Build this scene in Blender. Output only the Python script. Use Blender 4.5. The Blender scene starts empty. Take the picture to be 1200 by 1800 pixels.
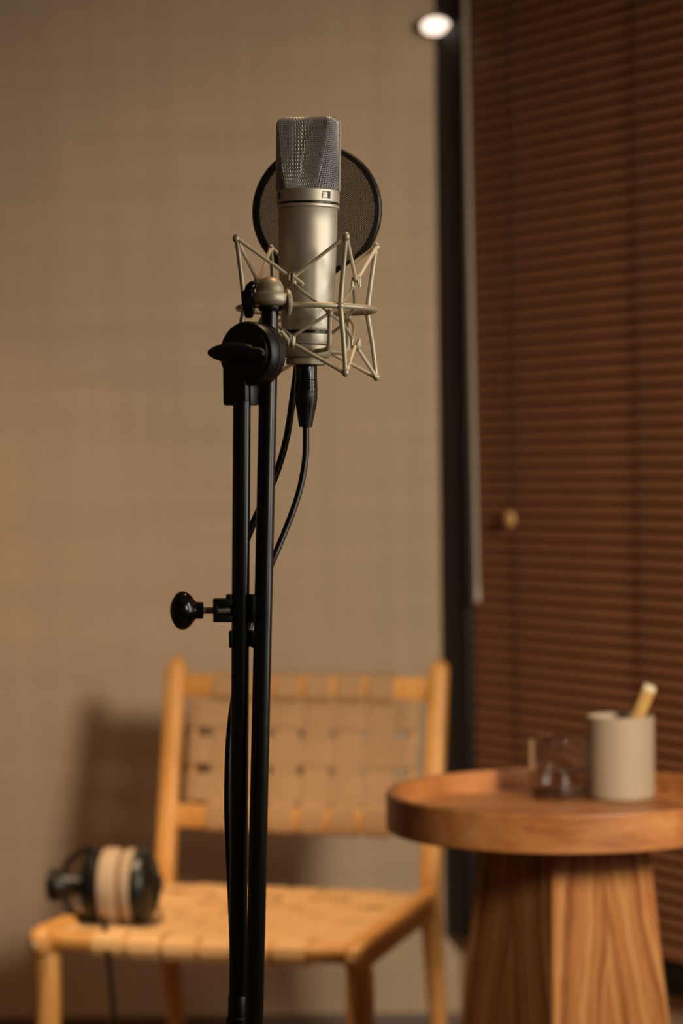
import bpy, bmesh, math, random
from mathutils import Vector, Matrix, Euler
R = math.radians
random.seed(7)
S = bpy.context.scene
COL = S.collection

# ------------------------------------------------------------------ camera, world, lights, exposure
FPX = 4250.0                                   # 85 mm lens, 36 mm tall sensor, 1800 px tall frame
CAM = Vector((0, 0, 1.2))
PITCH, ROLL = math.atan(80 / FPX), R(0.7)
_f = Vector((0, math.cos(PITCH), -math.sin(PITCH)))
_r0, _u0 = Vector((1, 0, 0)), Vector((0, math.sin(PITCH), math.cos(PITCH)))
_r = _r0 * math.cos(ROLL) - _u0 * math.sin(ROLL)
_u = _r0 * math.sin(ROLL) + _u0 * math.cos(ROLL)
cam_d = bpy.data.cameras.new('camera')
cam = bpy.data.objects.new('camera', cam_d); COL.objects.link(cam)
cam_d.sensor_fit = 'VERTICAL'; cam_d.sensor_height = 36; cam_d.sensor_width = 24; cam_d.lens = 85
cam.matrix_world = Matrix(((_r.x, _u.x, -_f.x, CAM.x), (_r.y, _u.y, -_f.y, CAM.y), (_r.z, _u.z, -_f.z, CAM.z), (0, 0, 0, 1)))
cam_d.dof.use_dof = True; cam_d.dof.focus_distance = 2.27; cam_d.dof.aperture_fstop = 4.0
cam_d.clip_start = 0.05
S.camera = cam

w = bpy.data.worlds.new('world'); S.world = w; w.use_nodes = True
w.node_tree.nodes['Background'].inputs[0].default_value = (1.0, 0.72, 0.46, 1)
w.node_tree.nodes['Background'].inputs[1].default_value = 0.045

def area(name, loc, target, sx, sy, power, col):
    d = bpy.data.lights.new(name, 'AREA'); d.shape = 'RECTANGLE'; d.size = sx; d.size_y = sy
    d.energy = power; d.color = col
    o = bpy.data.objects.new(name, d); COL.objects.link(o); o.location = loc
    o.rotation_euler = (Vector(target) - Vector(loc)).to_track_quat('-Z', 'Y').to_euler()
    return o
def spot(name, loc, target, power, col, ang=60, blend=0.6, size=0.05):
    d = bpy.data.lights.new(name, 'SPOT'); d.energy = power; d.color = col
    d.spot_size = R(ang); d.spot_blend = blend; d.shadow_soft_size = size
    o = bpy.data.objects.new(name, d); COL.objects.link(o); o.location = loc
    o.rotation_euler = (Vector(target) - Vector(loc)).to_track_quat('-Z', 'Y').to_euler()
    return o
spot('key_lamp', (1.75, 0.35, 2.0), (0.16, 4.95, 0.86), 600, (1.0, 0.85, 0.65), 44, 1.0, 0.33)
area('side_softbox', (1.25, 2.10, 1.42), (0.0, 2.27, 1.22), 0.45, 0.95, 6.2, (1.0, 0.96, 0.90))
area('front_softbox', (1.5, 1.15, 1.6), (0.0, 2.27, 1.25), 0.4, 0.6, 9.0, (1.0, 0.88, 0.70))
spot('seat_downlight', (-0.25, 3.5, 2.56), (-0.22, 4.05, 0.43), 200, (1.0, 0.72, 0.44), 36, 0.9, 0.12)
spot('table_downlight', (0.2, 4.35, 2.56), (0.36, 3.5, 0.73), 34, (1.0, 0.80, 0.60), 20, 0.9, 0.07)
spot('front_downlight', (0.35, 2.6, 2.56), (0.0, 2.25, 1.3), 24, (1.0, 0.62, 0.34), 50, 0.9, 0.04)
spot('rear_downlight', (0.45, 3.35, 2.56), (0.02, 2.36, 1.42), 16, (1.0, 0.55, 0.24), 26, 0.9, 0.04)
spot('left_fill', (-1.3, 3.9, 2.56), (-0.75, 4.95, 0.35), 60, (1.0, 0.56, 0.28), 50, 1.0, 0.12)  # unseen warm fill, added to lift the shaded lower left wall

S.view_settings.view_transform = 'Standard'
S.view_settings.look = 'None'
S.view_settings.gamma = 1.0
S.view_settings.use_curve_mapping = False
S.view_settings.exposure = 0.0
S.cycles.use_denoising = True
S.cycles.max_bounces = 10
S.cycles.transmission_bounces = 10
S.cycles.transparent_max_bounces = 12
S.cycles.caustics_reflective = True
S.cycles.caustics_refractive = True
S.cycles.sample_clamp_indirect = 10.0

# ------------------------------------------------------------------ helpers
def at(u, v, Y):
    """the real point that a surveyed spot of the 1200x1800 photograph has at depth Y"""
    d = _r * ((u - 600) / FPX) + _u * (-(v - 900) / FPX) + _f
    return CAM + d * (Y / d.y)

class MB:
    def __init__(s): s.v = []; s.f = []; s.uv = None
    def add(s, vs, fs, M=None):
        n = len(s.v)
        s.v += [(M @ Vector(p)) if M is not None else Vector(p) for p in vs]
        s.f += [tuple(i + n for i in f) for f in fs]
        return s
    def build(s, name, mat, parent=None, smooth=38, loc=None):
        me = bpy.data.meshes.new(name)
        vs = s.v if loc is None else [p - Vector(loc) for p in s.v]
        me.from_pydata([tuple(p) for p in vs], [], s.f); me.update()
        bm = bmesh.new(); bm.from_mesh(me); bmesh.ops.recalc_face_normals(bm, faces=bm.faces); bm.to_mesh(me); bm.free()
        if smooth:
            me.shade_smooth(); me.set_sharp_from_angle(angle=R(smooth))
        me.materials.append(mat)
        o = bpy.data.objects.new(name, me); COL.objects.link(o)
        if loc is not None: o.location = loc
        if parent is not None: o.parent = parent
        return o

def box(mb, c, s, bevel=0.0, M=None, seg=2):
    bm = bmesh.new(); bmesh.ops.create_cube(bm, size=1.0)
    for v in bm.verts: v.co = Vector((v.co.x * s[0], v.co.y * s[1], v.co.z * s[2]))
    if bevel > 0:
        bmesh.ops.bevel(bm, geom=bm.edges[:], offset=bevel, segments=seg, profile=0.5, affect='EDGES')
    for v in bm.verts: v.co += Vector(c)
    bm.verts.index_update()
    mb.add([v.co.copy() for v in bm.verts], [[v.index for v in f.verts] for f in bm.faces], M); bm.free()
    return mb

def lathe(mb, prof, seg=48, M=None, closed=False, hold=False):
    """profile of (r, z) turned about local Z; r = 0 makes a pole; hold keeps straight walls straight in shading"""
    if hold:
        q_ = [prof[0]]
        for (r0, z0), (r1, z1) in zip(prof, prof[1:]):
            L = math.hypot(r1 - r0, z1 - z0)
            if L > 0.006:
                for t in (0.0008 / L, 1 - 0.0008 / L): q_.append((r0 + (r1 - r0) * t, z0 + (z1 - z0) * t))
            q_.append((r1, z1))
        prof = q_
    vs, rings = [], []
    for r, z in prof:
        if r < 1e-7: rings.append([len(vs)]); vs.append((0, 0, z))
        else:
            rings.append(list(range(len(vs), len(vs) + seg)))
            vs += [(r * math.cos(2 * math.pi * k / seg), r * math.sin(2 * math.pi * k / seg), z) for k in range(seg)]
    fs = []
    pairs = list(zip(rings, rings[1:])) + ([(rings[-1], rings[0])] if closed else [])
    for a, b in pairs:
        for k in range(seg):
            k2 = (k + 1) % seg
            if len(a) == 1 and len(b) == 1: continue
            if len(a) == 1: fs.append((a[0], b[k], b[k2]))
            elif len(b) == 1: fs.append((a[k], a[k2], b[0]))
            else: fs.append((a[k], a[k2], b[k2], b[k]))
    return mb.add(vs, fs, M)

def tube(mb, pts, rad, seg=10, M=None, closed=False, cap=True):
    pts = [Vector(p) for p in pts]; n = len(pts)
    rr = rad if isinstance(rad, (list, tuple)) else [rad] * n
    T = []
    for i in range(n):
        a = pts[(i - 1) % n] if (closed or i > 0) else pts[0]
        b = pts[(i + 1) % n] if (closed or i < n - 1) else pts[-1]
        T.append((b - a).normalized())
    ref = Vector((0, 0, 1)) if abs(T[0].z) < 0.9 else Vector((1, 0, 0))
    N = (ref - T[0] * ref.dot(T[0])).normalized()
    vs = []
    for i in range(n):
        N = (N - T[i] * N.dot(T[i])).normalized(); B = T[i].cross(N)
        for k in range(seg):
            a = 2 * math.pi * k / seg
            vs.append(pts[i] + (N * math.cos(a) + B * math.sin(a)) * rr[i])
    fs = []
    for i in range(n if closed else n - 1):
        i2 = (i + 1) % n
        for k in range(seg):
            k2 = (k + 1) % seg
            fs.append((i * seg + k, i * seg + k2, i2 * seg + k2, i2 * seg + k))
    if cap and not closed:
        fs.append(tuple(range(seg))[::-1]); fs.append(tuple((n - 1) * seg + k for k in range(seg)))
    return mb.add(vs, fs, M)

def ball(mb, c, r, M=None, seg=16, sx=1, sy=1, sz=1):
    prof = [(r * math.sin(math.pi * i / 8), -r * math.cos(math.pi * i / 8)) for i in range(9)]
    prof[0] = (0, -r); prof[-1] = (0, r)
    T = Matrix.Translation(Vector(c)) @ Matrix.Diagonal((sx, sy, sz, 1))
    return lathe(mb, prof, seg, (M @ T) if M is not None else T)

def spline(pts, n=8):
    """Catmull-Rom through the points"""
    P = [Vector(p) for p in pts]; out = []
    for i in range(len(P) - 1):
        p0, p1, p2, p3 = P[max(i - 1, 0)], P[i], P[i + 1], P[min(i + 2, len(P) - 1)]
        for k in range(n):
            t = k / n
            out.append(0.5 * ((2 * p1) + (p2 - p0) * t + (2 * p0 - 5 * p1 + 4 * p2 - p3) * t * t + (3 * p1 - p0 - 3 * p2 + p3) * t ** 3))
    return out + [P[-1]]

def strip(mb, path, width_dir, width, thick, M=None):
    """a flat band: centre line path, given width direction, real thickness"""
    P = [Vector(p) for p in path]; W = Vector(width_dir).normalized() * (width / 2); vs = []
    n = len(P)
    for i in range(n):
        t = (P[min(i + 1, n - 1)] - P[max(i - 1, 0)]).normalized()
        N = t.cross(W).normalized() * (thick / 2)
        e = W * 0.94
        vs += [P[i] - W, P[i] - e + N, P[i] + e + N, P[i] + W, P[i] + e - N, P[i] - e - N]
    fs = []
    for i in range(n - 1):
        for k in range(6):
            k2 = (k + 1) % 6
            fs.append((i * 6 + k, i * 6 + k2, i * 6 + 6 + k2, i * 6 + 6 + k))
    fs += [(5, 4, 3, 2, 1, 0), tuple((n - 1) * 6 + k for k in range(6))]
    return mb.add(vs, fs, M)

def empty(name, M):
    o = bpy.data.objects.new(name, None); COL.objects.link(o); o.empty_display_size = 0.05
    o.matrix_world = M if isinstance(M, Matrix) else Matrix.Translation(Vector(M))
    return o
def tag(o, label, cat, group=None):
    o['label'] = label; o['category'] = cat
    if group: o['group'] = group
    return o
def structure(o, label=None):
    o['kind'] = 'structure'
    if label: o['label'] = label
    return o
def frame(origin, X, Y, Z):
    return Matrix(((X.x, Y.x, Z.x, origin.x), (X.y, Y.y, Z.y, origin.y), (X.z, Y.z, Z.z, origin.z), (0, 0, 0, 1)))
def along(p, q):
    """matrix whose local Z runs from p towards q"""
    z = (Vector(q) - Vector(p)).normalized(); x = Vector((0, 0, 1)).cross(z)
    if x.length < 1e-4: x = Vector((1, 0, 0))
    x.normalize(); return frame(Vector(p), x, z.cross(x), z)

# ------------------------------------------------------------------ materials
def lin(c): return tuple(((x / 255) / 12.92 if x / 255 <= 0.04045 else ((x / 255 + 0.055) / 1.055) ** 2.4) for x in c) + (1,)
def pbr(name, col, rough=0.5, metal=0.0, **kw):
    m = bpy.data.materials.new(name); m.use_nodes = True; nt = m.node_tree
    b = nt.nodes['Principled BSDF']
    b.inputs['Base Color'].default_value = lin(col); b.inputs['Roughness'].default_value = rough; b.inputs['Metallic'].default_value = metal
    for k, v in kw.items(): b.inputs[k.replace('_', ' ')].default_value = v
    return m
def nd(nt, t, **kw):
    n = nt.nodes.new(t)
    for k, v in kw.items(): setattr(n, k, v)
    return n
def math_n(nt, op, a, b=None):
    n = nd(nt, 'ShaderNodeMath', operation=op)
    for i, x in enumerate((a, b)):
        if x is None: continue
        if isinstance(x, (int, float)): n.inputs[i].default_value = x
        else: nt.links.new(x, n.inputs[i])
    return n.outputs[0]
def noise(nt, vec, scale, detail=3, rough=0.5, dist=0.0):
    n = nd(nt, 'ShaderNodeTexNoise'); n.inputs['Scale'].default_value = scale; n.inputs['Detail'].default_value = detail
    n.inputs['Roughness'].default_value = rough; n.inputs['Distortion'].default_value = dist
    nt.links.new(vec, n.inputs['Vector']); return n.outputs['Fac']
def mapping(nt, scale=(1, 1, 1), coord='Object', rot=(0, 0, 0)):
    tc = nd(nt, 'ShaderNodeTexCoord'); mp = nd(nt, 'ShaderNodeMapping')
    mp.inputs['Scale'].default_value = scale; mp.inputs['Rotation'].default_value = rot
    nt.links.new(tc.outputs[coord], mp.inputs['Vector']); return mp.outputs[0]
def ramp(nt, fac, stops):
    n = nd(nt, 'ShaderNodeValToRGB'); e = n.color_ramp.elements
    while len(e) < len(stops): e.new(0.5)
    for i, (p, c) in enumerate(stops): e[i].position = p; e[i].color = lin(c)
    nt.links.new(fac, n.inputs[0]); return n.outputs[0]
def bump(nt, h, strength, dist=0.001):
    n = nd(nt, 'ShaderNodeBump'); n.inputs['Strength'].default_value = strength; n.inputs['Distance'].default_value = dist
    nt.links.new(h, n.inputs['Height']); nt.links.new(n.outputs[0], nt.nodes['Principled BSDF'].inputs['Normal'])

def wood(name, dark, mid, light, scale=(60, 60, 4), rough=0.5, coord='Object'):
    m = pbr(name, mid, rough); nt = m.node_tree; b = nt.nodes['Principled BSDF']
    v = mapping(nt, scale, coord)
    f1 = noise(nt, v, 1.0, 4, 0.6, 0.6); f2 = noise(nt, mapping(nt, tuple(x * 5 for x in scale), coord), 1.0, 2)
    f = math_n(nt, 'ADD', math_n(nt, 'MULTIPLY', f1, 0.75), math_n(nt, 'MULTIPLY', f2, 0.25))
    nt.links.new(ramp(nt, f, [(0.32, dark), (0.5, mid), (0.68, light)]), b.inputs['Base Color'])
    bump(nt, f, 0.08)
    return m

M_wall = pbr('woven_wall_fabric', (170, 148, 124), 0.9)
def _wall():
    nt = M_wall.node_tree; b = nt.nodes['Principled BSDF']
    h = noise(nt, mapping(nt, (3, 3, 180)), 1.0, 4, 0.65)
    v = noise(nt, mapping(nt, (180, 180, 2.2)), 1.0, 4, 0.65)
    h2 = noise(nt, mapping(nt, (1.2, 1.2, 26)), 1.0, 3, 0.6)
    v2 = noise(nt, mapping(nt, (26, 26, 0.9)), 1.0, 3, 0.6)
    f = math_n(nt, 'ADD', math_n(nt, 'MULTIPLY', math_n(nt, 'ADD', h, v), 0.25), math_n(nt, 'MULTIPLY', math_n(nt, 'ADD', h2, v2), 0.25))
    nt.links.new(ramp(nt, f, [(0.36, (160, 140, 118)), (0.5, (170, 149, 126)), (0.64, (180, 158, 135))]), b.inputs['Base Color'])
    bump(nt, f, 0.15, 0.0015)
_wall()
M_plain_wall = pbr('painted_plinth', (190, 158, 130), 0.8)
M_floor = wood('dark_floor_boards', (92, 62, 38), (116, 80, 50), (138, 98, 64), (4, 40, 40), 0.55)
M_base = pbr('brown_baseboard', (74, 50, 32), 0.5)
M_ceil = pbr('ceiling_paint', (170, 150, 128), 0.9)
M_black_frame = pbr('black_window_frame', (7, 6, 5), 0.6)
M_slat = wood('blind_slat_wood', (132, 82, 52), (150, 95, 62), (168, 109, 72), (3, 60, 60), 0.55)
M_cord = pbr('blind_cord', (42, 26, 16), 0.8)
M_wand = pbr('clear_grey_wand', (128, 110, 90), 0.4)
M_reflection_dot = pbr('tan_reflection', (214, 160, 104), 0.5)  # tan of an imitated light reflection on the blind
M_nickel = pbr('satin_nickel', (207, 200, 184), 0.48, 0.72)
M_mount = pbr('satin_mount_lacquer', (190, 181, 156), 0.46, 0.5)
M_wire = pbr('grille_wire', (206, 206, 206), 0.42, 0.5)
M_inner = pbr('inner_gauze', (34, 32, 32), 0.6, 0.3)
M_band = pbr('beige_elastic', (226, 210, 180), 0.7)
M_groove = pbr('black_groove', (12, 11, 10), 0.3)
M_screen = pbr('matt_black_mesh', (6, 5, 5), 0.9, 0.0, Specular_IOR_Level=0.1)
M_stand = pbr('black_powder_coat', (8, 9, 8), 0.24)
M_plastic = pbr('black_moulded_plastic', (11, 10, 9), 0.42)
M_gloss = pbr('glossy_black_plastic', (12, 11, 10), 0.16)
M_shell = pbr('satin_black_shell', (14, 13, 12), 0.4)
M_rubber = pbr('black_rubber', (10, 10, 10), 0.36)
M_steel = pbr('zinc_steel', (196, 194, 176), 0.42, 0.6)
M_mark = pbr('faint_print', (120, 116, 106), 0.5)
M_chair = wood('honey_ash', (188, 130, 64), (208, 150, 82), (220, 166, 98), (50, 50, 5), 0.42)
M_strap = pbr('tan_webbing', (196, 158, 116), 0.75)
M_seat_lit = pbr('seat_webbing_lit', (208, 160, 104), 0.7)  # same straps as the back, lightened to imitate stronger light on the seat
def _strap(m, a, b_):
    nt = m.node_tree; b = nt.nodes['Principled BSDF']
    f = noise(nt, mapping(nt, (300, 300, 300)), 1.0, 3)
    nt.links.new(ramp(nt, f, [(0.3, a), (0.7, b_)]), b.inputs['Base Color']); bump(nt, f, 0.1)
_strap(M_strap, (152, 118, 82), (172, 138, 100))
_strap(M_seat_lit, (206, 160, 106), (226, 182, 126))
M_table = wood('oak_top', (144, 84, 42), (176, 114, 62), (194, 134, 80), (4, 26, 26), 0.42)
M_ped = pbr('veneer', (180, 116, 64), 0.45)
def _ped():
    nt = M_ped.node_tree; b = nt.nodes['Principled BSDF']
    tc = nd(nt, 'ShaderNodeTexCoord'); sp = nd(nt, 'ShaderNodeSeparateXYZ'); nt.links.new(tc.outputs['UV'], sp.inputs[0])
    x, y = sp.outputs[0], sp.outputs[1]
    warp = noise(nt, mapping(nt, (14, 4, 1), 'UV'), 1.0, 3)
    ax = math_n(nt, 'ABSOLUTE', math_n(nt, 'ADD', x, math_n(nt, 'MULTIPLY', math_n(nt, 'SUBTRACT', warp, 0.5), 0.05)))
    c = math_n(nt, 'ADD', math_n(nt, 'MULTIPLY', math_n(nt, 'POWER', ax, 0.9), 3.2), math_n(nt, 'MULTIPLY', y, 0.62))
    cb = nd(nt, 'ShaderNodeCombineXYZ'); nt.links.new(c, cb.inputs[0])
    n1 = noise(nt, cb.outputs[0], 17, 4, 0.55)
    n2 = noise(nt, mapping(nt, (220, 9, 1), 'UV'), 1.0, 3)
    f = math_n(nt, 'ADD', math_n(nt, 'MULTIPLY', n1, 0.8), math_n(nt, 'MULTIPLY', n2, 0.2))
    nt.links.new(ramp(nt, f, [(0.36, (116, 64, 30)), (0.49, (168, 108, 58)), (0.6, (198, 142, 86))]), b.inputs['Base Color'])
_ped()
M_cup = pbr('matt_stoneware', (166, 147, 124), 0.65)
M_glass = pbr('clear_glass', (255, 255, 255), 0.0, 0.0, Transmission_Weight=1.0, IOR=1.46)
M_water = pbr('water', (255, 255, 255), 0.0, 0.0, Transmission_Weight=1.0, IOR=1.33)
M_stick = wood('pale_pencil_wood', (176, 130, 66), (196, 150, 84), (208, 166, 104), (60, 60, 5), 0.5)
M_tip = pbr('pale_cut_end', (226, 212, 178), 0.7)
M_pad = pbr('beige_velour', (178, 152, 124), 0.95)
M_glint = bpy.data.materials.new('reflection_glow'); M_glint.use_nodes = True  # glow colour that imitates a reflected light
M_glint.node_tree.nodes['Principled BSDF'].inputs['Base Color'].default_value = lin((240, 220, 200))
M_glint.node_tree.nodes['Principled BSDF'].inputs['Emission Color'].default_value = lin((255, 232, 214))
M_glint.node_tree.nodes['Principled BSDF'].inputs['Emission Strength'].default_value = 1.7
M_pane = bpy.data.materials.new('window_glass'); M_pane.use_nodes = True
def _pane():
    nt = M_pane.node_tree; nt.nodes.clear()
    out = nd(nt, 'ShaderNodeOutputMaterial'); mix = nd(nt, 'ShaderNodeMixShader'); fr = nd(nt, 'ShaderNodeFresnel')
    tr = nd(nt, 'ShaderNodeBsdfTransparent'); gl = nd(nt, 'ShaderNodeBsdfGlossy'); gl.inputs['Roughness'].default_value = 0.0
    tr.inputs[0].default_value = (0.3, 0.3, 0.3, 1)
    nt.links.new(fr.outputs[0], mix.inputs[0]); nt.links.new(tr.outputs[0], mix.inputs[1]); nt.links.new(gl.outputs[0], mix.inputs[2])
    nt.links.new(mix.outputs[0], out.inputs[0])
_pane()

# ------------------------------------------------------------------ the room
WY = 4.95                                                     # back wall
CX = 0.231                                                     # corner between back wall and window wall
D = Vector((0.536, -0.844, 0)); NRM = Vector((-0.844, -0.536, 0))   # along the window wall, and its normal into the room
WIN = frame(Vector((CX, WY, 0)), D, NRM, Vector((0, 0, 1)))   # local x along the wall, y into the room
structure(box(MB(), ((-2.6 + CX) / 2, WY + 0.05, 1.3), (2.6 + CX, 0.1, 2.6)).build('wall_back', M_wall, smooth=0))
structure(box(MB(), (-0.2, 1.6, -0.03), (4.8, 7.2, 0.06)).build('floor', M_floor, smooth=0))
structure(box(MB(), (-0.2, 1.6, 2.63), (4.8, 7.2, 0.06)).build('ceiling', M_ceil, smooth=0))
structure(box(MB(), (-2.65, 1.6, 1.3), (0.1, 6.9, 2.6)).build('wall_left', M_wall, smooth=0))
structure(box(MB(), ((-2.6 + CX) / 2, WY - 0.007, 0.038), (2.6 + CX, 0.014, 0.076), 0.003).build('baseboard_back', M_base))
WB = 0.239                                                    # bottom of the window
WT = 2.42
WL = 1.6
mb = MB()
box(mb, (2.2, -0.05, WB / 2), (4.4, 0.1, WB), 0, WIN)
box(mb, (2.2, -0.05, (WT + 2.6) / 2), (4.4, 0.1, 2.6 - WT), 0, WIN)
box(mb, ((WL + 4.4) / 2, -0.05, (WB + WT) / 2), (4.4 - WL, 0.1, WT - WB), 0, WIN)
structure(mb.build('wall_right', M_plain_wall, smooth=0))
win = empty('window_1', WIN); structure(win)
box(MB(), (0.042, 0.0, (WB + WT) / 2), (0.084, 0.06, WT - WB), 0.004).build('jamb', M_black_frame, win)
box(MB(), (WL - 0.038, 0.0, (WB + WT) / 2), (0.076, 0.06, WT - WB), 0.004).build('jamb', M_black_frame, win)
box(MB(), (WL / 2, 0.0, WB + 0.026), (WL - 0.152, 0.058, 0.052), 0.004).build('bottom_rail', M_black_frame, win)
box(MB(), (WL / 2, 0.0, WT - 0.026), (WL - 0.152, 0.058, 0.052), 0.004).build('top_rail', M_black_frame, win)
box(MB(), (WL / 2, -0.024, (WB + WT) / 2), (WL - 0.152, 0.006, WT - WB - 0.104)).build('pane', M_pane, win, smooth=0)

# blind: every slat its own piece
blind = tag(empty('venetian_blind', WIN @ Matrix.Translation((0.8, 0.005, WB + 0.06))), 'dark brown wooden venetian blind, closed, in the black-framed window', 'blind')
def bl(x, y, z): return (x - 0.8, y - 0.005, z - WB - 0.06)
SL0, SL1 = 0.089, WL - 0.083
mb = MB(); prof = []
for i in range(7):
    a = -1 + 2 * i / 6
    prof.append((a * 0.0135, 0.0022 * (1 - a * a)))
vs = [(x, p[0], p[1]) for x in (-(SL1 - SL0) / 2, (SL1 - SL0) / 2) for p in prof] + [(x, p[0], p[1] - 0.0014) for x in (-(SL1 - SL0) / 2, (SL1 - SL0) / 2) for p in prof]
fs = []
for i in range(6):
    fs += [(i, i + 1, 8 + i, 7 + i), (14 + i, 21 + i, 22 + i, 15 + i)]
    fs += [(i, 14 + i, 15 + i, i + 1), (7 + i, 8 + i, 22 + i, 21 + i)]
fs += [(0, 7, 21, 14), (6, 20, 27, 13)]
mb.add(vs, fs)
slat0 = None; PITCHZ = 0.02396
z = WB + 0.085; k = 0
while z < 2.24:
    if slat0 is None:
        o = slat0 = mb.build('slat', M_slat, blind, smooth=50)
    else:
        o = slat0.copy(); COL.objects.link(o); o.parent = blind
    o.location = bl((SL0 + SL1) / 2, 0.012, z)
    o.rotation_euler = (R(-50 + random.uniform(-1.2, 1.2)), 0, 0)
    z += PITCHZ; k += 1
box(MB(), bl((SL0 + SL1) / 2, 0.012, WB + 0.067), (SL1 - SL0, 0.024, 0.012), 0.003).build('bottom_bar', M_slat, blind)
box(MB(), bl((SL0 + SL1) / 2, 0.010, 2.285), (SL1 - SL0, 0.03, 0.06), 0.003).build('head_rail', M_slat, blind)
for x in (0.262, 0.637, 1.1):
    tube(MB(), [bl(x, 0.0275, WB + 0.06), bl(x, 0.0275, 2.26)], 0.0016, 6).build('ladder_cord', M_cord, blind)
# tilt wand from the head rail; disc and cord are added to imitate a reflection
def on_win(u, v, off):
    """point of the plane `off` in front of the window wall that lies along a surveyed direction"""
    d = at(u, v, 1.0) - CAM
    o = WIN.translation + NRM * off
    return WIN.inverted() @ (CAM + d * ((o - CAM).dot(NRM) / d.dot(NRM)))
a, b = on_win(838, 1058, 0.045), on_win(817, 20, 0.040)
top = a + (b - a) * ((2.26 - a.z) / (b.z - a.z))
mb = MB(); tube(mb, [bl(*p) for p in (a, a + (top - a) * 0.02, a + (top - a) * 0.024, top)], [0.0085, 0.0085, 0.0062, 0.0062], 8)
mb.build('tilt_wand', M_wand, blind)
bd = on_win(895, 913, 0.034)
mb = MB(); ball(mb, bl(*bd), 0.0165, sy=0.45); mb.build('reflection_dot', M_reflection_dot, blind)
tube(MB(), [bl(*bd), bl(bd.x, 0.034, 2.26)], 0.0008, 5).build('reflection_dot_cord', M_cord, blind)

# glowing disc and mount, added for a reflected lamp by the window frame
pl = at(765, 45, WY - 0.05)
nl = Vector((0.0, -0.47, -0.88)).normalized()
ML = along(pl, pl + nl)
glint = tag(empty('reflection_disc', pl), 'added disc for a reflected lamp high up where wall meets window frame', 'glint')
LI = glint.matrix_world.inverted()
mb = MB(); lathe(mb, [(0, 0.004), (0.02, 0.0035), (0.0285, 0.001), (0.0285, -0.002), (0, -0.002)], 32, LI @ ML); mb.build('lens', M_glint, glint)  # emissive face imitating the reflection
mb = MB(); lathe(mb, [(0, -0.012), (0.022, -0.012), (0.0295, -0.002), (0.0295, 0.0015), (0.0287, 0.0015), (0.0287, -0.0025), (0, -0.0025)], 32, LI @ ML); mb.build('glint_backing', M_mount, glint)
mb = MB(); tube(mb, [Vector((0, 0, 0)) - nl * 0.012, Vector((0, 0.035, 0.02)), Vector((0, 0.0495, 0.02))], 0.004, 8); mb.build('glint_support', M_mount, glint)

# ------------------------------------------------------------------ microphone
MY = 2.29
PX = MY / FPX                                                 # metres per pixel at the microphone
m0, m1 = at(538, 642, MY), at(542.5, 210, MY)
zax = (m1 - m0).normalized(); yax = (Vector((0, 1, 0)) - zax * zax.y).normalized(); xax = yax.cross(zax)
MIC = frame(m0, xax, yax, zax)
def mz(v): return (642 - v) * PX
def pol(az, r, z): return Vector((r * math.sin(R(az)), -r * math.cos(R(az)), z))   # azimuth from the camera side
mic = tag(empty('condenser_microphone', MIC), 'satin nickel large studio microphone with wire mesh head, held in the shock mount', 'microphone')
mm = 0.001
mb = MB()
lathe(mb, [(0.0, mz(606)), (22.6*mm, mz(606)), (23.3*mm, mz(603)), (23.6*mm, mz(588)), (23.0*mm, mz(587.4)), (0, mz(587.4))], 64)
mb.build('bottom_collar', M_nickel, mic)
mb = MB(); lathe(mb, [(0, mz(587.4)), (23.9*mm, mz(587.4)), (23.9*mm, mz(582)), (0, mz(582))], 64); mb.build('black_ring', M_groove, mic)
mb = MB()
lathe(mb, [(0, mz(582)), (23.6*mm, mz(582)), (24.2*mm, mz(580)), (24.1*mm, mz(575)), (24.7*mm, mz(555)), (25.6*mm, mz(525)), (26.7*mm, mz(485)), (27.5*mm, mz(440)), (27.9*mm, mz(405)), (28.0*mm, mz(369.5)), (27.6*mm, mz(368.5)), (0, mz(368.5))], 96)
mb.build('body', M_nickel, mic)
mb = MB(); lathe(mb, [(0, mz(368.5)), (29.2*mm, mz(368.5)), (29.7*mm, mz(367.5)), (29.7*mm, mz(363.5)), (29.2*mm, mz(362.6)), (0, mz(362.6))], 96); mb.build('lip', M_nickel, mic)
mb = MB(); lathe(mb, [(0, mz(362.6)), (28.9*mm, mz(362.6)), (28.9*mm, mz(359)), (0, mz(359))], 96); mb.build('black_ring', M_groove, mic)
mb = MB(); lathe(mb, [(0, mz(359)), (29.3*mm, mz(359)), (29.8*mm, mz(358)), (29.8*mm, mz(338.2)), (29.0*mm, mz(336.6)), (0, mz(336.6))], 96)
mb.build('head_collar', M_nickel, mic)
FAC = -16                                                     # which way the microphone's back looks
for az in (35, -67):
    sw = MB(); B = frame(pol(az, 29.8*mm, mz(347.5)), pol(az + 90, 1, 0), pol(az, 1, 0), Vector((0, 0, 1)))
    box(sw, (0.001, 0, 0), (8.2*mm, 0.5*mm, 6.6*mm), 0, B); s_ = sw.build('switch_slot', M_groove, mic, smooth=0)
    sl = MB(); box(sl, (-1.3*mm, 0.2*mm, -0.35*mm), (5.4*mm, 1.0*mm, 5.9*mm), 0.3*mm, B); sl.build('slider', M_nickel, s_)
    dt = MB(); box(dt, (-2.6*mm, 0.8*mm, 0), (0.9*mm, 0.3*mm, 1.2*mm), 0, B); dt.build('dot', M_groove, s_, smooth=0)

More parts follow.
